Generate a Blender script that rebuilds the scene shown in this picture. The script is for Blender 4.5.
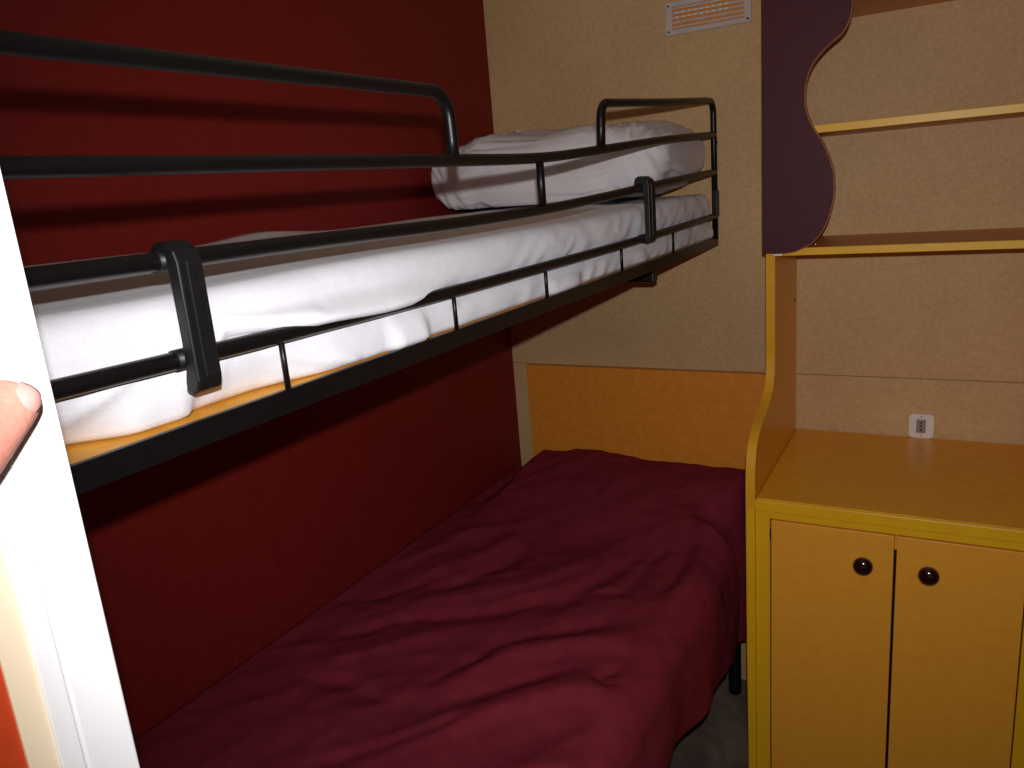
import bpy, bmesh, math, random
from mathutils import Vector, Matrix, noise
S = bpy.context.scene
COL = S.collection
for o in list(bpy.data.objects): bpy.data.objects.remove(o)
H = 1.60                                   # eye height of the photographer above the floor

# ------------------------------------------------------------------ camera
cd = bpy.data.cameras.new('camera'); cam = bpy.data.objects.new('camera', cd); COL.objects.link(cam)
cd.sensor_width = 36; cd.lens = 775.37/1024*36; cd.clip_start = .01
yaw, pitch, roll = math.radians(-30.066), math.radians(-14.0), math.radians(4.8185)
f = Vector((math.sin(yaw)*math.cos(pitch), math.cos(yaw)*math.cos(pitch), math.sin(pitch)))
r = Vector((math.cos(yaw), -math.sin(yaw), 0)); d = f.cross(r)
r2 = r*math.cos(roll)+d*math.sin(roll); d2 = -r*math.sin(roll)+d*math.cos(roll)
cam.matrix_world = Matrix(((r2.x, -d2.x, -f.x, 0), (r2.y, -d2.y, -f.y, 0), (r2.z, -d2.z, -f.z, H), (0, 0, 0, 1)))
S.camera = cam
# ------------------------------------------------------------------ light: weak room ambience and the camera's own flash
w = bpy.data.worlds.new('world'); S.world = w; w.use_nodes = True
w.node_tree.nodes['Background'].inputs[0].default_value = (1.0, .72, .5, 1)
w.node_tree.nodes['Background'].inputs[1].default_value = .10
ld = bpy.data.lights.new('camera_flash', 'SPOT'); ld.energy = 48; ld.color = (1.0, .97, .97)
ld.spot_size = math.radians(112); ld.spot_blend = 1.0; ld.shadow_soft_size = .008
lo = bpy.data.objects.new('camera_flash', ld); COL.objects.link(lo)
lo.location = (.012, -.005, H+.067)
lo.rotation_euler = (Vector((-.34, .90, -.23))).to_track_quat('-Z', 'Y').to_euler()
S.view_settings.view_transform = 'Standard'; S.view_settings.look = 'None'
S.view_settings.exposure = 0.0; S.view_settings.gamma = 1; S.view_settings.use_curve_mapping = False

# ------------------------------------------------------------------ materials
def srgb(c):
    return tuple(((v/255)/12.92 if v/255 <= .04045 else ((v/255+.055)/1.055)**2.4) for v in c)+(1,)
def mat(name, c, rough=.5, spec=.5, var=None, nscale=60, bump=0, bscale=200, metal=0, detail=4, coat=0, sss=0, big=0):
    m = bpy.data.materials.new(name); m.use_nodes = True
    nt = m.node_tree; b = nt.nodes['Principled BSDF']
    b.inputs['Base Color'].default_value = srgb(c); b.inputs['Roughness'].default_value = rough
    b.inputs['Specular IOR Level'].default_value = spec; b.inputs['Metallic'].default_value = metal
    b.inputs['Coat Weight'].default_value = coat; b.inputs['Coat Roughness'].default_value = .15
    if sss:
        b.inputs['Subsurface Weight'].default_value = sss; b.inputs['Subsurface Radius'].default_value = (.008, .003, .002); b.inputs['Subsurface Scale'].default_value = 1
    tc = nt.nodes.new('ShaderNodeTexCoord')
    if var:
        n = nt.nodes.new('ShaderNodeTexNoise'); n.inputs['Scale'].default_value = nscale; n.inputs['Detail'].default_value = detail
        nt.links.new(tc.outputs['Object'], n.inputs['Vector'])
        cr = nt.nodes.new('ShaderNodeValToRGB'); cr.color_ramp.elements[0].position = .35; cr.color_ramp.elements[1].position = .65
        cr.color_ramp.elements[0].color = srgb(c); cr.color_ramp.elements[1].color = srgb(var)
        nt.links.new(n.outputs['Fac'], cr.inputs['Fac']); out = cr.outputs['Color']
        if big:
            n2 = nt.nodes.new('ShaderNodeTexNoise'); n2.inputs['Scale'].default_value = big; n2.inputs['Detail'].default_value = 2
            nt.links.new(tc.outputs['Object'], n2.inputs['Vector'])
            mr = nt.nodes.new('ShaderNodeMapRange'); mr.inputs[1].default_value = .3; mr.inputs[2].default_value = .7
            mr.inputs[3].default_value = .9; mr.inputs[4].default_value = 1.06
            nt.links.new(n2.outputs['Fac'], mr.inputs[0])
            mx = nt.nodes.new('ShaderNodeVectorMath'); mx.operation = 'SCALE'
            nt.links.new(out, mx.inputs[0]); nt.links.new(mr.outputs[0], mx.inputs['Scale']); out = mx.outputs[0]
        nt.links.new(out, b.inputs['Base Color'])
    if bump:
        n = nt.nodes.new('ShaderNodeTexNoise'); n.inputs['Scale'].default_value = bscale; n.inputs['Detail'].default_value = 3
        nt.links.new(tc.outputs['Object'], n.inputs['Vector'])
        bp = nt.nodes.new('ShaderNodeBump'); bp.inputs['Strength'].default_value = bump; bp.inputs['Distance'].default_value = .002
        nt.links.new(n.outputs['Fac'], bp.inputs['Height']); nt.links.new(bp.outputs['Normal'], b.inputs['Normal'])
    return m
M = dict(
 red=mat('red_laminate', (127, 33, 28), .55, .22, (120, 29, 25), 90, .06, 300),
 tan=mat('speckled_tan_board', (212, 178, 130), .6, .2, (201, 166, 119), 110, .05, 200, detail=6, big=3),
 black=mat('black_powder_coated_steel', (13, 11, 12), .38, .38, (16, 14, 15), 300, .08, 600),
 blackplastic=mat('black_plastic', (16, 16, 17), .45, .4, (22, 21, 22), 200),
 ply=mat('yellow_board', (226, 168, 62), .5, .4, (214, 152, 50), 30),
 orange=mat('orange_laminate', (243, 170, 54), .42, .35, (238, 164, 50), 40, .04, 500),
 head=mat('orange_headboard_laminate', (238, 152, 50), .5, .35, (228, 142, 44), 45, .04, 300),
 yellow=mat('yellow_lacquered_frame', (240, 186, 28), .38, .35, (236, 178, 25), 20, .03, 300),
 counter=mat('amber_laminate', (236, 172, 40), .34, .4, (229, 164, 36), 30, .03, 400),
 purple=mat('ribbed_aubergine_board', (80, 34, 40), .55, .22, (74, 30, 37), 80),
 brownedge=mat('brown_edge_band', (176, 94, 48), .45, .4, (164, 84, 42), 60),
 shelf=mat('tan_shelf_board', (220, 152, 86), .45, .35, (210, 142, 78), 60),
 leaf=mat('orange_red_door_panel', (206, 74, 36), .5, .3, (198, 68, 32), 60),
 socket=mat('white_plastic', (240, 234, 228), .35, .4, (234, 228, 222), 20),
 sheet=mat('white_terry_sheet', (246, 246, 252), .9, .1, (240, 241, 248), 60, .28, 700),
 pillow=mat('white_cotton_pillowcase', (228, 224, 226), .85, .1, (220, 216, 220), 12, .15, 90),
 white=mat('white_painted_moulding', (246, 246, 246), .35, .5, (240, 242, 244), 12),
 cream=mat('cream_panel', (250, 234, 204), .4, .4, (246, 228, 196), 12),
 plastic=mat('ivory_plastic', (206, 196, 190), .4, .4, (198, 188, 182), 20),
 greyplastic=mat('grey_plastic', (150, 142, 138), .4, .4, (140, 134, 130), 20),
 dark=mat('dark_hole', (18, 14, 12), .7, .2, (24, 18, 16), 40),
 knob=mat('dark_brown_lacquered_wood', (44, 14, 14), .12, .6, (36, 10, 12), 40, coat=.6),
 chrome=mat('chrome', (220, 220, 220), .12, .5, (200, 200, 205), 40, metal=1),
 skin=mat('skin', (208, 146, 128), .5, .35, (196, 128, 112), 45, .25, 350, sss=.25),
 nail=mat('finger_nail', (218, 160, 152), .35, .5, (212, 150, 142), 30),
 foam=mat('grey_mattress_ticking', (120, 112, 108), .9, .1, (110, 102, 100), 60),
)
def fabric_mat():
    m = mat('burgundy_ribbed_cover', (136, 46, 60), .9, .08, (127, 41, 55), 26)
    nt = m.node_tree; b = nt.nodes['Principled BSDF']
    tc = nt.nodes.new('ShaderNodeTexCoord')
    wv = nt.nodes.new('ShaderNodeTexWave'); wv.wave_type = 'BANDS'; wv.bands_direction = 'Y'
    wv.inputs['Scale'].default_value = 54; wv.inputs['Distortion'].default_value = .6; wv.inputs['Detail'].default_value = 1
    w2 = nt.nodes.new('ShaderNodeTexWave'); w2.bands_direction = 'X'; w2.inputs['Scale'].default_value = 54; w2.inputs['Distortion'].default_value = .5
    for q in (wv, w2): nt.links.new(tc.outputs['Object'], q.inputs['Vector'])
    ad = nt.nodes.new('ShaderNodeMath'); ad.operation = 'MULTIPLY_ADD'; ad.inputs[1].default_value = .4
    nt.links.new(w2.outputs['Fac'], ad.inputs[0]); nt.links.new(wv.outputs['Fac'], ad.inputs[2])
    bp = nt.nodes.new('ShaderNodeBump'); bp.inputs['Strength'].default_value = .32; bp.inputs['Distance'].default_value = .0012
    nt.links.new(ad.outputs[0], bp.inputs['Height']); nt.links.new(bp.outputs['Normal'], b.inputs['Normal'])
    return m
M['cover'] = fabric_mat()
def rib_mat():
    nt = M['purple'].node_tree; b = nt.nodes['Principled BSDF']
    tc = nt.nodes.new('ShaderNodeTexCoord'); wv = nt.nodes.new('ShaderNodeTexWave'); wv.bands_direction = 'X'
    wv.inputs['Scale'].default_value = 40; wv.inputs['Distortion'].default_value = .3
    nt.links.new(tc.outputs['Object'], wv.inputs['Vector'])
    bp = nt.nodes.new('ShaderNodeBump'); bp.inputs['Strength'].default_value = .12; bp.inputs['Distance'].default_value = .0007
    nt.links.new(wv.outputs['Fac'], bp.inputs['Height']); nt.links.new(bp.outputs['Normal'], b.inputs['Normal'])
rib_mat()
def floor_mat():
    m = mat('grey_brown_vinyl_floor', (112, 94, 84), .45, .35, (138, 120, 106), 7, .05, 120, detail=8, big=3)
    nt = m.node_tree; n = [x for x in nt.nodes if x.type == 'TEX_NOISE'][0]; n.inputs['Distortion'].default_value = 1.6
    return m
M['floor'] = floor_mat()

# ------------------------------------------------------------------ mesh helpers (z given relative to the eye, H added here)
def link(name, bm, m, parent=None, smooth=False, **props):
    me = bpy.data.meshes.new(name)
    bmesh.ops.recalc_face_normals(bm, faces=bm.faces)
    bm.to_mesh(me); bm.free(); me.materials.append(m)
    if smooth:
        me.polygons.foreach_set('use_smooth', [True]*len(me.polygons))
    o = bpy.data.objects.new(name, me); COL.objects.link(o)
    if parent:
        o.parent = parent
        if parent.type == 'EMPTY': o.matrix_parent_inverse = Matrix.Translation(-parent.location)
    for k, v in props.items(): o[k] = v
    return o
def thing(name, label, cat, loc, group=None):
    o = bpy.data.objects.new(name, None); COL.objects.link(o)
    o.location = (loc[0], loc[1], loc[2]+H); o['label'] = label; o['category'] = cat; o.empty_display_size = .05
    if group: o['group'] = group
    return o
def box(bm, x0, x1, y0, y1, z0, z1, bev=0, seg=2):
    r_ = bmesh.ops.create_cube(bm, size=1)
    vs = r_['verts']
    for v in vs:
        v.co = Vector(((x0+x1)/2+v.co.x*(x1-x0), (y0+y1)/2+v.co.y*(y1-y0), (z0+z1)/2+H+v.co.z*(z1-z0)))
    if bev:
        es = list({e for v in vs for e in v.link_edges})
        bmesh.ops.bevel(bm, geom=es, offset=bev, segments=seg, profile=.5, affect='EDGES')
    return bm
def bx(*a, **k): return box(bmesh.new(), *a, **k)
def tube(bm, pts, rad, n=14, closed_ends=True):
    P = [Vector((p[0], p[1], p[2]+H)) for p in pts]
    R = rad if isinstance(rad, (list, tuple)) else [rad]*len(P)
    rings = []
    t0 = (P[1]-P[0]).normalized(); up = Vector((0, 0, 1)) if abs(t0.z) < .9 else Vector((1, 0, 0))
    nrm = t0.cross(up).normalized()
    for i, p in enumerate(P):
        if i == 0: t = P[1]-P[0]
        elif i == len(P)-1: t = P[-1]-P[-2]
        else: t = (P[i+1]-P[i]).normalized()+(P[i]-P[i-1]).normalized()
        t.normalize(); nrm = (nrm-t*nrm.dot(t)).normalized(); b = t.cross(nrm)
        rings.append([bm.verts.new(p+(nrm*math.cos(2*math.pi*k/n)+b*math.sin(2*math.pi*k/n))*R[i]) for k in range(n)])
    for a, b in zip(rings, rings[1:]):
        for k in range(n): bm.faces.new((a[k], a[(k+1) % n], b[(k+1) % n], b[k]))
    if closed_ends: bm.faces.new(rings[0]); bm.faces.new(rings[-1][::-1])
    return bm
def smoothpath(pts, n=8):
    """Catmull-Rom through the points"""
    P = [Vector(p) for p in pts]; P = [P[0]*2-P[1]]+P+[P[-1]*2-P[-2]]; out = []
    for i in range(1, len(P)-2):
        for k in range(n):
            t = k/n; a, b, c, e = P[i-1], P[i], P[i+1], P[i+2]
            out.append(.5*((2*b)+(c-a)*t+(2*a-5*b+4*c-e)*t*t+(-a+3*b-3*c+e)*t**3))
    out.append(P[-2]); return out
def prism(bm, poly, axis, a0, a1, bev=0):
    """extrude a 2D outline along x (poly in y,z), or y (poly in x,z)"""
    def mk(p, a):
        return Vector((a, p[0], p[1]+H)) if axis == 'x' else Vector((p[0], a, p[1]+H))
    A = [bm.verts.new(mk(p, a0)) for p in poly]; B = [bm.verts.new(mk(p, a1)) for p in poly]
    n = len(poly); fa = bm.faces.new(A); fb = bm.faces.new(B[::-1])
    for i in range(n): bm.faces.new((A[i], B[i], B[(i+1) % n], A[(i+1) % n]))
    if bev:
        es = list(set(fa.edges) | set(fb.edges))
        bmesh.ops.bevel(bm, geom=es, offset=bev, segments=3, profile=.5, affect='EDGES')
    return bm
def lathe(bm, prof, origin, axis, n=28):
    """prof: (radius, distance) along axis, from origin"""
    ax = Vector(axis).normalized(); u = ax.orthogonal().normalized(); v = ax.cross(u); o = Vector((origin[0], origin[1], origin[2]+H))
    rings = [[bm.verts.new(o+ax*h+(u*math.cos(2*math.pi*k/n)+v*math.sin(2*math.pi*k/n))*rr) for k in range(n)] for rr, h in prof]
    for a, b in zip(rings, rings[1:]):
        for k in range(n): bm.faces.new((a[k], a[(k+1) % n], b[(k+1) % n], b[k]))
    bm.faces.new(rings[0]); bm.faces.new(rings[-1]); return bm
def sm(x, a, b):
    t = min(1, max(0, (x-a)/(b-a))); return t*t*(3-2*t)
def seg_dist(px, py, pts):
    best = 9; tt = 0; side = 1; n = len(pts)-1
    for i in range(n):
        ax, ay = pts[i]; bx_, by = pts[i+1]; dx, dy = bx_-ax, by-ay
        t = max(0, min(1, ((px-ax)*dx+(py-ay)*dy)/(dx*dx+dy*dy)))
        ex, ey = px-ax-t*dx, py-ay-t*dy; q = math.hypot(ex, ey)
        if q < best: best = q; tt = (i+t)/n; side = 1 if ex*dy-ey*dx > 0 else -1
    return best, tt, side
STR = dict(kind='structure')

# ------------------------------------------------------------------ the room
link('floor', bx(-1.34, .85, -1.2, 2.30, -1.65, -1.60), M['floor'], **STR)
link('ceiling', bx(-1.34, .85, -1.2, 2.30, .62, .67), M['cream'], **STR)
link('wall_left', bx(-1.335, -1.285, .10, 2.30, -1.60, .62), M['red'], **STR)
# back wall: two boards meeting at a fine dark joint
bm = prism(bmesh.new(), [(2.24, -1.60), (2.24, -.5705), (2.246, -.5700), (2.246, -.5680), (2.24, -.5675), (2.24, .62), (2.30, .62), (2.30, -1.60)], 'x', -1.285, .80)
link('wall_back', bm, M['tan'], **STR)
link('wall_right', bx(.80, .85, .10, 2.30, -1.60, .62), M['red'], **STR)
bm = bx(-1.285, -.46, .10, .14, -1.60, .62)
link('wall_front', bm, M['red'], **STR)

# door leaf standing open beside the camera
door = link('door_1', bx(-.385, -.353, -.55, .1455, -1.595, .52), M['leaf'], label='red door leaf standing open at the left edge, edged with cream and white', **STR)
link('door_lining', bx(-.385, -.3515, .1455, .158, -1.595, .52), M['cream'], door)
bm = bmesh.new()
box(bm, -.387, -.350, .158, .1682, -1.595, .52, .0008); box(bm, -.387, -.350, .1688, .1932, -1.595, .52, .0015, 3)
link('door_edge_moulding', bm, M['white'], door)

# ------------------------------------------------------------------ hand on the door leaf
def hand():
    hx = -.3405
    me = bpy.data.meshes.new('hand'); V = []; E = []; RR = []
    def chain(pts, start=None):
        prev = start
        for (x, y, z, rr) in pts:
            V.append((x, y, z+H)); RR.append(rr)
            if prev is not None: E.append((prev, len(V)-1))
            prev = len(V)-1
        return prev
    wrist = chain([(-.300, -.10, -.36, .030), (-.312, -.02, -.25, .027), (-.322, .035, -.175, .023)])
    palm = chain([(-.326, .058, -.135, .027), (-.328, .062, -.100, .028)], wrist)
    chain([(-.329, .085, -.125, .019), (-.332, .118, -.1015, .0165), (-.3355, .1420, -.0875, .0152), (-.3375, .1545, -.0785, .0140), (-.3385, .1630, -.0725, .0130), (-.3392, .1700, -.0682, .0118), (-.3402, .1752, -.0652, .0098)], palm-1)
    for (my, mz, dy, dz, L, rr) in ((.092, -.062, .35, 1, .070, .0085), (.070, -.052, .12, 1, .078, .0088), (.048, -.056, -.10, 1, .072, .0083), (.026, -.070, -.32, 1, .058, .0072)):
        n = math.hypot(dy, dz); dy /= n; dz /= n
        chain([(-.331, my, mz, rr+.002), (-.333, my+dy*L*.42, mz+dz*L*.42, rr+.0006), (-.338, my+dy*L*.74, mz+dz*L*.74, rr-.0004), (-.3415, my+dy*L, mz+dz*L, rr-.0016)], palm)
    me.from_pydata(V, E, []); o = bpy.data.objects.new('person', me); COL.objects.link(o); me.materials.append(M['skin'])
    s = o.modifiers.new('skin', 'SKIN'); s.use_smooth_shade = True
    sl = me.skin_vertices[0].data
    for i, rr in enumerate(RR): sl[i].radius = (rr, rr)
    sl[palm].use_root = True
    sb = o.modifiers.new('sub', 'SUBSURF'); sb.levels = 2; sb.render_levels = 3
    o['label'] = 'person whose bare left hand rests its thumb on the white door edge'; o['category'] = 'person'
    # nail plate: curved shield on the back of the thumb tip
    a = Vector((0, .0105, .0073)).normalized(); b = Vector((0, -a.z, a.y)); c = Vector((-.3392, .1702, -.0682+H))
    bm = bmesh.new(); N = 10; G = []
    for i in range(N+1):
        row = []
        for j in range(N+1):
            s_, t_ = -1+2*i/N, -1+2*j/N
            wgt = (1-abs(s_)**3*.18) if s_ > 0 else (1-abs(s_)**2.5*.30)
            p = c+a*(s_*.0068*(1-.12*t_*t_))+b*(t_*.0066*wgt)
            p.x = c.x+.0112-.0030*t_*t_-.0030*max(0, s_)**2-.0010*max(0, -s_)**2
            row.append(bm.verts.new(p))
        G.append(row)
    for i in range(N):
        for j in range(N): bm.faces.new((G[i][j], G[i+1][j], G[i+1][j+1], G[i][j+1]))
    n_ = link('thumb_nail', bm, M['nail'], o, smooth=True)
    so = n_.modifiers.new('s', 'SOLIDIFY'); so.thickness = .0008; so.offset = 0
hand()

# ------------------------------------------------------------------ upper bunk
XF = -.579
bunk = thing('bunk_bed_frame', 'black tubular steel upper bunk frame with guard rails, fixed above the lower bed', 'bunk bed', (-.93, 1.22, -.20))
# side member (angle section) and the others of the ring
bm = bmesh.new(); box(bm, XF-.004, XF+.003, .235, 2.225, -.200, -.176, .001); box(bm, XF-.030, XF-.004, .235, 2.225, -.200, -.196)
link('side_rail', bm, M['black'], bunk)
bm = bmesh.new(); box(bm, -1.275, -1.268, .235, 2.225, -.200, -.176, .001); box(bm, -1.268, -1.245, .235, 2.225, -.200, -.196)
link('side_rail', bm, M['black'], bunk)
for y in (.235, 2.219):
    link('end_rail', bx(-1.268, XF-.004, y, y+.006, -.200, -.176, bev=.001), M['black'], bunk)
for y in (.60, 1.05, 1.50, 1.90):
    link('cross_bar', bx(-1.268, XF-.004, y-.012, y+.012, -.197, -.190), M['black'], bunk)
link('bed_board', bx(-1.262, XF-.005, .245, 2.215, -.190, -.1785), M['ply'], bunk)
link('support_bracket', bx(-.705, -.622, 1.795, 1.828, -.243, -.2005, bev=.004), M['black'], bunk)
def rail(zs, r0, r1):
    pts = smoothpath([(XF, y, z) for y, z in zs], 6)
    n = len(pts); return tube(bmesh.new(), pts, [r0+(r1-r0)*(p[1]-.25)/1.95 for p in pts])
link('guard_rail', rail([(.245, .044), (.6, .044), (.89, .044), (1.15, .046), (1.40, .059), (1.8, .083), (2.205, .100)], .0080, .0088), M['black'], bunk, True)
link('guard_rail', rail([(.245, -.033), (.6, -.0345), (.87, -.037), (1.14, -.035), (1.40, -.027), (1.64, -.017), (1.95, -.006), (2.205, .002)], .0080, .0088), M['black'], bunk, True)
link('guard_rail', rail([(.245, -.115), (.55, -.121), (.89, -.125), (1.3, -.125), (1.62, -.1235), (2.205, -.116)], .0080, .0084), M['black'], bunk, True)
def arc(c, rr, a0, a1, n=8):
    return [(XF, c[0]+rr*math.cos(math.radians(a0+(a1-a0)*k/n)), c[1]+rr*math.sin(math.radians(a0+(a1-a0)*k/n))) for k in range(n+1)]
link('guard_loop', tube(bmesh.new(), [(XF, .245, .040)]+[(XF, .245, .09)]+arc((.275, .097), .030, 180, 90)+arc((.862, .095), .034, 88, 0)+[(XF, .897, .07), (XF, .897, .044)], .0082), M['black'], bunk, True)
pts = [(XF, 1.405, .060), (XF, 1.409, .100)]+arc((1.444, .110), .034, 178, 84)+[(XF, 1.80, .1635)]+[(XF, 2.12, .184)]+arc((2.172, .154), .032, 85, 0)+[(XF, 2.205, .10), (XF, 2.205, -.18)]
link('guard_loop', tube(bmesh.new(), pts, .0083), M['black'], bunk, True)
link('end_post', tube(bmesh.new(), [(XF, .245, .044), (XF, .245, -.18)], .0075), M['black'], bunk, True)
link('end_post', tube(bmesh.new(), smoothpath([(-1.262, 2.205, -.18), (-1.262, 2.205, .06), (-1.25, 2.205, .09), (-1.15, 2.205, .10), (-.70, 2.205, .10), (XF, 2.205, .10)], 6), .0075), M['black'], bunk, True)
pl_ = link('joint_plate', bx(XF-.006, XF+.010, 2.193, 2.217, -.118, -.045, bev=.003), M['black'], bunk)
for z in (-.055, -.072, -.092):
    link('bolt', lathe(bmesh.new(), [(.0045, 0), (.0045, .002), (.003, .0035)], (XF+.010, 2.205, z), (1, 0, 0), 16), M['chrome'], pl_, True)
for y in (2.205,):
    link('bolt', lathe(bmesh.new(), [(.004, 0), (.004, .002), (.002, .0032)], (XF+.0082, y, .082), (1, 0, 0), 16), M['chrome'], bunk, True)
for y, zt, zb in ((.549, -.121, -.178), (.864, -.125, -.178), (1.140, -.125, -.178), (1.482, -.124, -.178), (1.820, -.121, -.178)):
    link('baluster', tube(bmesh.new(), [(XF, y, zt), (XF, y, zb)], .0031, 10), M['black'], bunk, True)
link('baluster', tube(bmesh.new(), [(XF, 1.147, .046), (XF, 1.147, -.035)], .0066, 14), M['black'], bunk, True)
# clips of black plastic joining the two lower rails
def clip(y0, y1, zt, zb, zr2, zr3):
    t = link('rail_clip', bmesh.new(), M['blackplastic'], bunk)
    bm = bmesh.new()
    outer = [(-.592, zr2-.010), (-.592, zr2+.003), (-.588, zt-.004), (-.581, zt), (-.570, zt-.001), (-.560, zt-.008), (-.557, zt-.018),
             (-.557, zb+.012), (-.560, zb+.003), (-.567, zb), (-.574, zb+.001)]
    inner = [(-.576, zb+.004), (-.571, zb+.010), (-.5695, zr3-.006), (-.5690, zr3+.010), (-.5690, zr2-.008), (-.5705, zr2+.004), (-.577, zr2+.0095), (-.584, zr2+.008), (-.5885, zr2+.003), (-.5885, zr2-.010)]
    prism(bm, outer+inner, 'y', y0, y1, .0022)
    me = t.data; bmesh.ops.recalc_face_normals(bm, faces=bm.faces); bm.to_mesh(me); bm.free()
    # raised centre rib on the front and rail collars
    bm = bmesh.new(); box(bm, -.558, -.5553, y0+(y1-y0)*.30, y1-(y1-y0)*.18, zb+.014, zt-.016, .001)
    link('clip_rib', bm, M['blackplastic'], t)
    for z in (zr2, zr3):
        link('clip_collar', tube(bmesh.new(), [(XF, y0-.004, z), (XF, y1-.004, z)], .0092, 18), M['blackplastic'], t, True)
clip(.429, .455, -.018, -.149, -.0335, -.1185)
clip(1.600, 1.640, .006, -.134, -.0185, -.1235)

# ------------------------------------------------------------------ upper mattress in its loose sheet
def mattress_up():
    bm = bmesh.new(); NY, NU = 230, 70; Y0, Y1 = .255, 2.205
    grid = []
    for i in range(NY+1):
        y = Y0+(Y1-Y0)*i/NY
        endf = min(sm(y, Y0-.001, Y0+.05), 1-sm(y, Y1-.022, Y1+.001)); e = math.sqrt(max(0, 1-(1-endf)**2))
        xw = -1.262
        bulge = sm(y, .48, .62)*(1-sm(y, .72, .92))            # sheet pushed out over the lower guard rail
        zo = -.110-.008*sm(y, .50, .60)-.006*sm(y, .60, .72)+.007*sm(y, .80, .87)
        xb = -.640
        for a_, b_, v_ in ((.34, .40, .045), (.445, .455, -.022), (.53, .64, .024), (.445, .455, .007), (.72, .74, .014), (.79, .81, -.014), (1.14, 1.18, .013), (1.26, 1.32, -.013), (.60, .66, .0025)): xb += v_*sm(y, a_, b_)
        zlift = .003*(sm(y, .72, .74)-sm(y, .79, .81)+sm(y, 1.14, 1.18)-sm(y, 1.26, 1.32))
        xb += .004*noise.noise(Vector((y*14, 3, 0)))
        zb = -.1765-.001+.004*abs(noise.noise(Vector((y*9, 7, 0))))*(1-sm(y, .55, .62))+zlift*.9
        top = -.050+.003*noise.noise(Vector((y*3, .5, 0))); dip = -.014+.010*sm(y, 1.2, 2.0)
        row = []
        # outline in x,z: wall bottom, wall top, top, front edge round, front face, bottom hem, underside
        out = [(xw, -.177), (xw, -.12), (xw+.004, -.07), (xw+.03, top-.006)]
        for k in range(1, 22): out.append((xw+.03+(-.635-xw-.03)*k/22, top-.003+.003*math.sin(k/22*math.pi)+dip*sm(k/22, .55, 1.08)))
        xf = -.5915
        for k in range(0, 6):
            a = math.radians(90-18*k); out.append((xf-.030+.030*math.cos(a), top+dip-.026+.026*math.sin(a)))
        zend = zo if bulge > .02 else -.120
        for k in range(1, 12):                                   # front face down to the rail level
            z = top+dip-.026+(zend-(top+dip-.026))*k/12; t = k/12
            out.append((xf+.004*math.sin(t*3.1)+bulge*.025*sm(t, .10, 1.0), z))
        out.append((xf+.022*bulge, zend-.002)); out.append((xf+.004*bulge-.001, zend-.003))
        for k in range(1, 12):
            t = k/12; z = zend-.003+(zb-zend+.003)*t
            out.append((xf-.002+(xb-xf)*t**1.3+.006*math.sin(t*3.1), z))
        out.append((xb-.01, -.1775)); out.append((xb-.1, -.1778))
        for x, z in out:
            fr = sm(x, -.72, -.60)
            p = Vector((x*6, y*6, z*8))
            wr = .004*noise.noise(p*2.0)*fr*(.5+.9*sm(y, .9, 1.4))-.007*abs(noise.noise(Vector((2, y*16-z*22, z*12))))*fr*sm(y, .85, 1.3)
            # pulled creases near the clip and far corner
            d1, tt, sd = seg_dist(y, z, [(.34, -.150), (.40, -.115), (.47, -.075)])
            wr += fr*.006*math.exp(-(d1/.007)**2)*math.sin(math.pi*min(1, tt+.15))
            d1, tt, sd = seg_dist(y, z, [(.44, -.085), (.52, -.100), (.60, -.105)])
            wr += fr*.004*math.exp(-(d1/.006)**2)
            d1, tt, sd = seg_dist(y, z, [(.55, -.135), (.60, -.16), (.66, -.17)])
            wr += fr*.004*math.exp(-(d1/.005)**2)
            zz = z
            if x > -1.24 and z > -.06:                            # top: gentle ripples and a raised tuck by the wall
                zz += .0025*noise.noise(Vector((x*9, y*4, 1)))+.016*math.exp(-((y-1.15)/.13)**2-((x+1.25)/.06)**2)
            if z < -.174: wr = min(wr, 0)*.3
            xx = x+wr*(1 if x > -.9 else 0)
            if z > -.150: xx = min(xx, -.5885+bulge*.024)
            cz = -.112; row.append(bm.verts.new(Vector((-.93+(xx+.93)*(.94+.06*e), y, cz+(zz-cz)*(.55+.45*e)*1+H if zz > cz else zz+H))))
        grid.append(row)
    n = len(grid[0])
    for a, b in zip(grid, grid[1:]):
        for k in range(n): bm.faces.new((a[k], a[(k+1) % n], b[(k+1) % n], b[k]))
    bm.faces.new(grid[0]); bm.faces.new(grid[-1][::-1])
    o = link('mattress', bm, M['sheet'], None, True)
    o['label'] = 'thin mattress in a loose white fitted sheet on the upper bunk'; o['category'] = 'mattress'
mattress_up()

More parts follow.
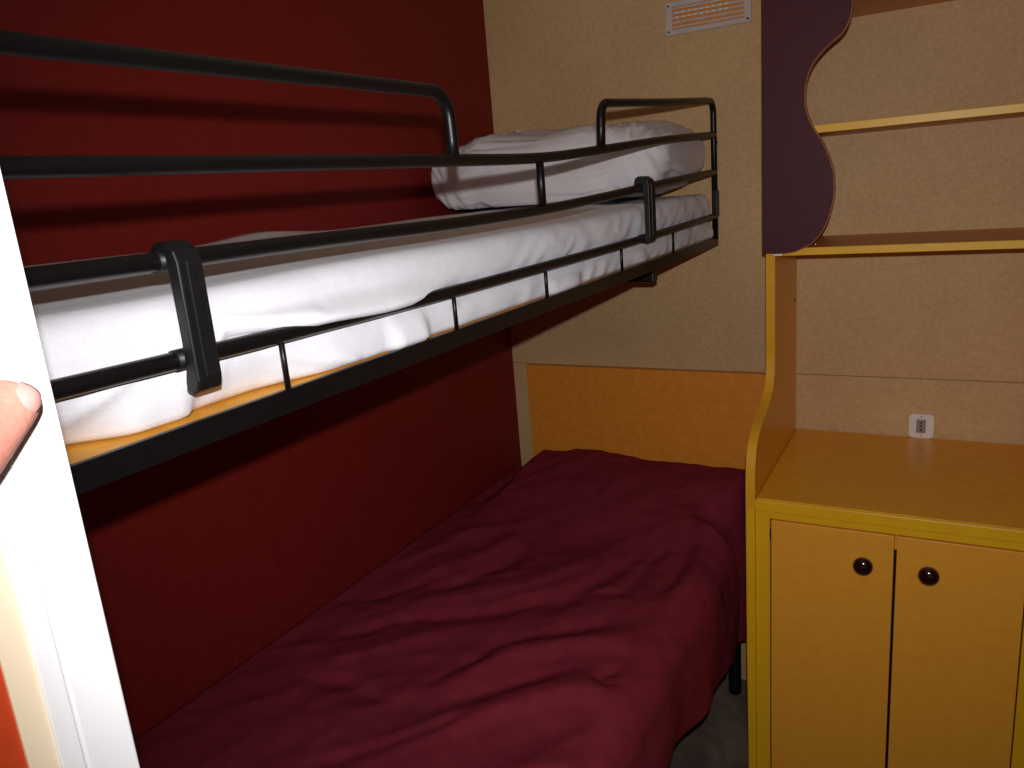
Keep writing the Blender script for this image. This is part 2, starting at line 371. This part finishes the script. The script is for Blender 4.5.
def pillow():
    bm = bmesh.new(); NU, NV = 120, 64
    cx, cy, cz = -.925, 1.995, .052; hx, hy, hz = .348, .212, .098
    def spw(c, e): return math.copysign(abs(c)**e, c)
    rows = []
    for i in range(NV+1):
        ph = -math.pi/2+math.pi*i/NV; row = []
        for j in range(NU):
            th = 2*math.pi*j/NU
            lowr = math.sin(ph) < 0; cp, sp = spw(math.cos(ph), .26 if lowr else .42), spw(math.sin(ph), .8)
            x = hx*cp*spw(math.cos(th), .28); y = hy*cp*spw(math.sin(th), .34); z = hz*sp
            u = x/hx
            z *= 1-.16*abs(u)**6
            # front face leans, right end droops a little over the mattress
            y += -.02*(.5-z/hz*.5)
            z += .010*(y/hy)*.5
            p = Vector((x, y, z)); q = Vector((x*30+z*14, y*4, z*5))
            wr = -.0075*abs(noise.noise(q))-.009*abs(noise.noise(q*1.9+Vector((5, 1, 2))))+.005*noise.noise(p*9)
            k = .4+.6*sm(-y, -.05, .12)
            n = Vector((x/hx**2*.02, y/hy**2*.02, z/hz**2*.02))
            n = n.normalized() if n.length > 0 else Vector((0, 0, 1))
            p += n*(wr*k*2.4+.003)
            row.append(bm.verts.new(Vector((min(cx+p.x, -.5892), min(cy+p.y, 2.19), max(cz+p.z, -.041)+H))))
        rows.append(row)
    for a, b in zip(rows, rows[1:]):
        for k in range(NU): bm.faces.new((a[k], a[(k+1) % NU], b[(k+1) % NU], b[k]))
    bmesh.ops.remove_doubles(bm, verts=bm.verts, dist=.0002)
    o = link('pillow', bm, M['pillow'], None, True)
    o['label'] = 'plump creased white pillow at the far end of the upper bunk'; o['category'] = 'pillow'
pillow()

# ------------------------------------------------------------------ lower bed
head = link('headboard', bx(-1.226, -.392, 2.222, 2.2395, -1.30, -.5705, bev=.001), M['head'])
head['label'] = 'plain orange headboard panel on the back wall behind the lower bed'; head['category'] = 'headboard'
low = thing('single_bed_base', 'black bed base on round legs under the burgundy bedspread', 'bed base', (-.9, 1.2, -1.60))
bm = bmesh.new()
box(bm, -1.27, -.53, .22, 2.20, -1.17, -1.15, .002); box(bm, -.56, -.53, .22, 2.20, -1.20, -1.15, .002); box(bm, -1.27, -1.24, .22, 2.20, -1.20, -1.15, .002)
link('bed_frame', bm, M['black'], low)
for x, y in ((-.532, 2.165), (-.532, .30), (-1.24, 2.165), (-1.24, .30), (-.90, 1.23)):
    bm = lathe(bmesh.new(), [(.017, 0), (.0195, .004), (.0195, .40)], (x, y, -1.60), (0, 0, 1), 24)
    link('leg', bm, M['blackplastic'], low, True)
mt = link('mattress', bx(-1.27, -.535, .22, 2.19, -1.149, -.965, bev=.03, seg=4), M['foam'], None, True)
mt['label'] = 'mattress of the lower bed, hidden beneath the burgundy bedspread'; mt['category'] = 'mattress'

RIDGES = [  # (polyline in x,y, height, width)
 ([(-1.093, 1.358), (-1.022, 1.441), (-.977, 1.578), (-.976, 1.802)], -.016, .022),
 ([(-1.14, 1.40), (-1.07, 1.50), (-1.03, 1.62), (-1.03, 1.80)], .010, .022),
 ([(-1.017, 1.251), (-.939, 1.311), (-.827, 1.414), (-.75, 1.485), (-.688, 1.657), (-.636, 1.803)], -.018, .022),
 ([(-1.06, 1.31), (-.97, 1.38), (-.86, 1.49), (-.79, 1.60), (-.75, 1.72)], .012, .024),
 ([(-.98, .93), (-.82, 1.061), (-.76, 1.193), (-.67, 1.27), (-.591, 1.31), (-.47, 1.335)], .022, .030),
 ([(-.86, 1.13), (-.79, 1.25), (-.69, 1.35), (-.60, 1.40)], -.012, .022),
 ([(-.88, .80), (-.78, .92), (-.704, 1.014), (-.632, 1.097), (-.576, 1.147), (-.522, 1.142), (-.469, 1.113)], .022, .026),
 ([(-.80, 1.01), (-.73, 1.10), (-.66, 1.18), (-.60, 1.215)], -.012, .018),
 ([(-.551, 1.53), (-.552, 1.682), (-.572, 1.88)], -.017, .016),
 ([(-.50, 1.50), (-.50, 1.68), (-.52, 1.86)], .012, .020),
 ([(-.524, 1.165), (-.556, 1.20), (-.534, 1.26)], -.014, .014),
 ([(-.699, 1.494), (-.641, 1.537), (-.625, 1.704), (-.605, 1.814)], -.012, .016),
 ([(-1.175, 1.091), (-1.079, 1.228), (-.918, 1.353)], -.012, .018),
 ([(-1.13, 1.00), (-1.03, 1.13), (-.93, 1.24)], .010, .020),
 ([(-.90, .98), (-.84, 1.12), (-.80, 1.22)], -.010, .018),
 ([(-1.134, .966), (-1.027, 1.01), (-.894, .987), (-.80, 1.06)], -.012, .018),
 ([(-.95, .76), (-.823, .894), (-.716, 1.019)], -.012, .016),
 ([(-1.223, 1.238), (-1.131, 1.389), (-1.039, 1.552)], -.010, .018),
 ([(-1.24, 1.45), (-1.17, 1.58), (-1.12, 1.75)], .012, .020),
 ([(-.66, .80), (-.56, .93), (-.47, .98)], .012, .022),
 ([(-.70, .70), (-.58, .80), (-.47, .86)], -.010, .018),
]
def cover_edge(y):
    return -.450-.060*sm(y, 1.87, 1.94)+.034*sm(y, 1.97, 2.10)
def bedspread():
    bm = bmesh.new(); NY, NT, NR, ND = 300, 130, 16, 50
    hem = [(.2, -1.10), (1.0, -1.115), (1.257, -1.143), (1.504, -1.205), (1.68, -1.244), (1.80, -1.245), (1.88, -1.222), (1.95, -1.27), (2.05, -1.36), (2.19, -1.42)]
    def hz(y):
        for (a, b), (c, e) in zip(hem, hem[1:]):
            if y <= c: t = (y-a)/(c-a); t = t*t*(3-2*t) if False else t; return b+(e-b)*t
        return hem[-1][1]
    rows = []
    for i in range(NY+1):
        y = .21+(2.205-.21)*i/NY; xe = cover_edge(y)
        rad = .075-.045*sm(y, 1.95, 2.12); ztop = -.930
        row = []
        for j in range(NT+NR+ND+1):
            if j <= NT:
                t = j/NT; x = -1.278+(xe-rad+1.278)*t; z = ztop; n = Vector((0, 0, 1)); topw = 1; dr = 0
            elif j <= NT+NR:
                a = math.radians(90*(j-NT)/NR); x = xe-rad+rad*math.sin(a); z = ztop-rad+rad*math.cos(a); n = Vector((math.sin(a), 0, math.cos(a))); topw = math.cos(a); dr = 0
            else:
                t = (j-NT-NR)/ND; x = xe; z = (ztop-rad)+(hz(y)-(ztop-rad))*t; n = Vector((1, 0, 0)); topw = 0; dr = t
            h = 0
            u = x+(ztop-z)*.6 if j > NT else x
            for pl__, hh, ww in RIDGES:
                if y < pl__[0][1]-.15 or y > pl__[-1][1]+.35: continue
                dd, tt, sd = seg_dist(u, y, pl__)
                if dd < ww*4.5:
                    tp = min(1, tt*4+.05)*min(1, (1-tt)*4+.05)
                    ws = ww*(.9 if sd*hh > 0 else 1.7)      # steeper on one side
                    h += .80*hh*math.exp(-(dd/ws)**2)*tp
            h += .010*noise.noise(Vector((u*3+1, y*3, 2)))+.0050*noise.noise(Vector((u*11-y*5, y*5, 4)))-.010*abs(noise.noise(Vector((u*9-y*6.5, y*3.5+u*2, 7))))+.0020*noise.noise(Vector((u*24, y*24, 9)))
            h *= (1-.6*dr)
            # pillow under the cover at the head end
            pil = .068*sm(y, 1.70, 2.12)*sm(x, -1.245, -1.17)*(.25+.75*topw)
            pil += .022*math.exp(-((x+.985)/.10)**2)*sm(y, 2.02, 2.19)*topw
            pil -= .028*math.exp(-((y-1.98)/.055)**2)*sm(x, -.66, -.54)*topw
            wall = sm(x, -1.281, -1.24)
            if j > NT+NR:                                        # hanging side: soft upright folds
                x += (.010*noise.noise(Vector((y*7, 1.3, dr*.8)))+.006*math.sin(y*21+1))*dr
                x += .006*math.sin(dr*math.pi)
            p = Vector((x, y, z+pil))+n*h*wall
            p.x = max(p.x, -1.281)
            row.append(bm.verts.new(Vector((p.x, min(p.y, 2.215), p.z+H))))
        rows.append(row)
    for a, b in zip(rows, rows[1:]):
        for k in range(len(a)-1): bm.faces.new((a[k], a[k+1], b[k+1], b[k]))
    o = link('bedspread', bm, M['cover'], None, True)
    s = o.modifiers.new('thick', 'SOLIDIFY'); s.thickness = .003; s.offset = -1
    o['label'] = 'rumpled burgundy ribbed bedspread draped over the lower bed'; o['category'] = 'bedspread'
bedspread()

# ------------------------------------------------------------------ cabinet with shelves
cab = thing('shelf_cabinet', 'yellow and orange fitted cabinet with worktop and open shelves against the back wall', 'cabinet', (-.09, 1.95, -1.60))
XL0, XL1 = -.387, -.366
prof = [(2.239, -1.60), (1.697, -1.60)]
prof += [(p[0], p[1]) for p in smoothpath([(1.697, -1.2, 0), (1.697, -.80, 0), (1.698, -.70, 0), (1.706, -.645, 0), (1.728, -.605, 0), (1.775, -.578, 0), (1.835, -.560, 0), (1.885, -.540, 0), (1.918, -.508, 0), (1.930, -.460, 0), (1.930, -.36, 0), (1.930, -.22, 0)], 6)]
prof += [(1.930, .61), (2.239, .61)]
link('side_panel', prism(bmesh.new(), prof, 'x', XL0, XL1, .006), M['counter'], cab)
for o_ in (cab.children[-1],):
    o_.data.polygons.foreach_set('use_smooth', [False]*len(o_.data.polygons))
link('side_panel', prism(bmesh.new(), prof, 'x', .196, .226, .006), M['counter'], cab)
# worktop with rounded yellow front
bm = bx(XL1, .196, 1.700, 2.239, -.756, -.730, bev=.006, seg=3)
link('worktop', bm, M['counter'], cab)
# face frame: stiles and top rail in yellow
bm = bmesh.new()
box(bm, XL1, -.3335, 1.700, 1.720, -1.60, -.757, .002); box(bm, .1645, .196, 1.700, 1.720, -1.60, -.757, .002)
box(bm, -.3335, .1645, 1.700, 1.720, -.7765, -.757, .001); box(bm, -.3335, .1645, 1.700, 1.720, -1.60, -1.545, .001)
link('face_frame', bm, M['yellow'], cab)
link('cabinet_interior', bx(-.3335, .1645, 1.724, 1.730, -1.545, -.7765), M['dark'], cab)
link('centre_batten', bx(-.084, -.064, 1.7195, 1.724, -.82, -.777), M['orange'], cab)
# worktop front lipping (bright yellow)
link('worktop_lipping', bx(XL1, .196, 1.6955, 1.701, -.759, -.7325, bev=.002), M['yellow'], cab)
link('side_panel_lipping', prism(bmesh.new(), [(1.7000, -1.599), (1.6945, -1.599), (1.6945, -.76), (1.7000, -.76)], 'x', XL0+.002, XL1-.0005, .0015), M['yellow'], cab)
def door_(x0, x1, kx, kz, hx):
    dd = link('door', bx(x0, x1, 1.699, 1.717, -1.540, -.7800, bev=.0015), M['orange'], cab)
    kb = lathe(bmesh.new(), [(.0115, 0), (.0115, .006), (.0125, .009), (.0175, .012), (.0200, .0165), (.0205, .021), (.0190, .0265), (.0150, .0305), (.0095, .0330), (.0040, .0340), (.001, .0342)], (kx, 1.699, kz), (0, -1, 0), 32)
    link('knob', kb, M['knob'], dd, True)
    for z in (-.815, -1.50):
        link('hinge', bx(hx-.0015, hx+.0015, 1.6975, 1.705, z-.012, z+.012), M['dark'], dd)
door_(-.3305, -.0765, -.1345, -.851, -.332)
door_(-.0710, .1620, -.0085, -.851, .1633)
def shelf(z0, z1, y0=1.932):
    s = link('shelf', bx(XL1, .196, y0, 2.239, z0, z1), M['shelf'], cab)
    link('shelf_edge', bx(XL1, .196, y0-.003, y0, z0, z1, bev=.001), M['yellow'], s)
shelf(-.2035, -.186); shelf(.0675, .0845); shelf(.343, .361)
# wavy fascia
fz = [(-.391, .55), (-.391, -.19), (-.385, -.1945)]
fc = smoothpath([(-.364, -.1955, 0), (-.335, -.1945, 0), (-.308, -.188, 0), (-.275, -.168, 0), (-.250, -.129, 0), (-.2365, -.075, 0), (-.2365, -.035, 0), (-.242, -.004, 0), (-.261, .045, 0), (-.285, .086, 0), (-.298, .125, 0), (-.2985, .168, 0), (-.286, .209, 0), (-.258, .242, 0), (-.226, .266, 0), (-.211, .292, 0), (-.206, .330, 0), (-.207, .40, 0), (-.225, .46, 0), (-.25, .50, 0), (-.26, .55, 0)], 5)
fas = link('fascia_panel', prism(bmesh.new(), fz+[(p[0], p[1]) for p in fc], 'y', 1.910, 1.9285, .0008), M['purple'], cab)
# edge band along the curve
bm = bmesh.new(); A = [(p[0], p[1]) for p in fc]
prev = None
for k, (x, z) in enumerate(A):
    a = A[max(0, k-1)]; b = A[min(len(A)-1, k+1)]; t = Vector((b[0]-a[0], b[1]-a[1])).normalized(); nx, nz = t.y, -t.x
    q = [bm.verts.new((x+nx*e, yy, z+nz*e+H)) for e, yy in ((0, 1.9095), (.0016, 1.9095), (.0016, 1.9285), (0, 1.9285))]
    if prev:
        for m_ in range(4): bm.faces.new((prev[m_], prev[(m_+1) % 4], q[(m_+1) % 4], q[m_]))
    prev = q
link('edge_band', bm, M['brownedge'], fas)
link('plastic_bracket', bx(-.366, -.346, 1.912, 1.928, -.2015, -.1965, bev=.001), M['white'], cab)
bm = lathe(bmesh.new(), [(.004, 0), (.004, .003), (.002, .005)], (-.283, 1.985, -.186), (0, 0, 1), 16)
lathe(bm, [(.0015, 0), (.0015, .022), (.003, .024), (.0015, .026)], (-.283, 1.985, -.186), (0, 0, 1), 12)
link('shelf_pin', bm, M['chrome'], cab, True)
link('screw_cap', lathe(bmesh.new(), [(.004, 0), (.004, .001), (.002, .002)], (XL1, 2.20, -.352), (1, 0, 0), 14), M['dark'], cab, True)

# ------------------------------------------------------------------ socket and vent
so = link('wall_socket', bmesh.new(), M['socket']); so['label'] = 'small white three-pin wall socket above the worktop'; so['category'] = 'socket'
rr_ = [(cx_+.008*math.cos(math.radians(a_)), cz_+.008*math.sin(math.radians(a_))) for cx_, cz_, a0_ in ((-.0265, -.6720, 0), (-.0685, -.6720, 90), (-.0685, -.7215, 180), (-.0265, -.7215, 270)) for a_ in range(a0_, a0_+91, 15)]
bm = prism(bmesh.new(), rr_, 'y', 2.2305, 2.2398, .0015); bmesh.ops.recalc_face_normals(bm, faces=bm.faces); bm.to_mesh(so.data); bm.free()
mo = link('socket_module', bx(-.0590, -.0370, 2.2285, 2.2302, -.7155, -.6785, bev=.0006), M['greyplastic'], so)
for z in (-.687, -.697, -.707):
    link('pin_hole', lathe(bmesh.new(), [(.0024, 0), (.0024, .0005)], (-.048, 2.2285, z), (0, -1, 0), 12), M['dark'], mo)
for z in (-.6705, -.7235):
    link('screw', lathe(bmesh.new(), [(.0022, 0), (.0018, .0008)], (-.0475, 2.230, z), (0, -1, 0), 12), M['greyplastic'], so)
ve = link('air_vent', bmesh.new(), M['plastic']); ve['label'] = 'pale rectangular slotted air vent high on the back wall'; ve['category'] = 'vent'
bm = bmesh.new(); x0, x1, z0, z1 = -.712, -.484, .374, .456
box(bm, x0, x1, 2.236, 2.2399, z0, z1, .001)
box(bm, x0, x1, 2.2315, 2.236, z1-.012, z1, .001); box(bm, x0, x1, 2.2315, 2.236, z0, z0+.012, .001)
box(bm, x0, x0+.018, 2.2316, 2.236, z0+.0121, z1-.0121, .0005); box(bm, x1-.018, x1, 2.2316, 2.236, z0+.0121, z1-.0121, .0005)
for k in range(5):
    z = z0+.016+k*.0118; box(bm, x0+.0181, x1-.0181, 2.2322, 2.2355, z, z+.0050, .001)
bmesh.ops.recalc_face_normals(bm, faces=bm.faces); bm.to_mesh(ve.data); bm.free()
bm = bmesh.new()
for k in (2, 3):
    for j in range(9):
        xx = x0+.028+j*.0165; box(bm, xx, xx+.009, 2.2318, 2.2325, z0+.0175+k*.0118, z0+.0205+k*.0118)
link('backing', bx(x0+.0182, x1-.0182, 2.2352, 2.2359, z0+.0122, z1-.0122), M['shelf'], ve)
link('vent_vanes', bm, M['white'], ve)
for x in (x0+.008, x1-.008):
    for z in (z0+.008, z1-.008):
        link('screw', lathe(bmesh.new(), [(.0028, 0), (.002, .001)], (x, 2.2315, z), (0, -1, 0), 12), M['dark'], ve)
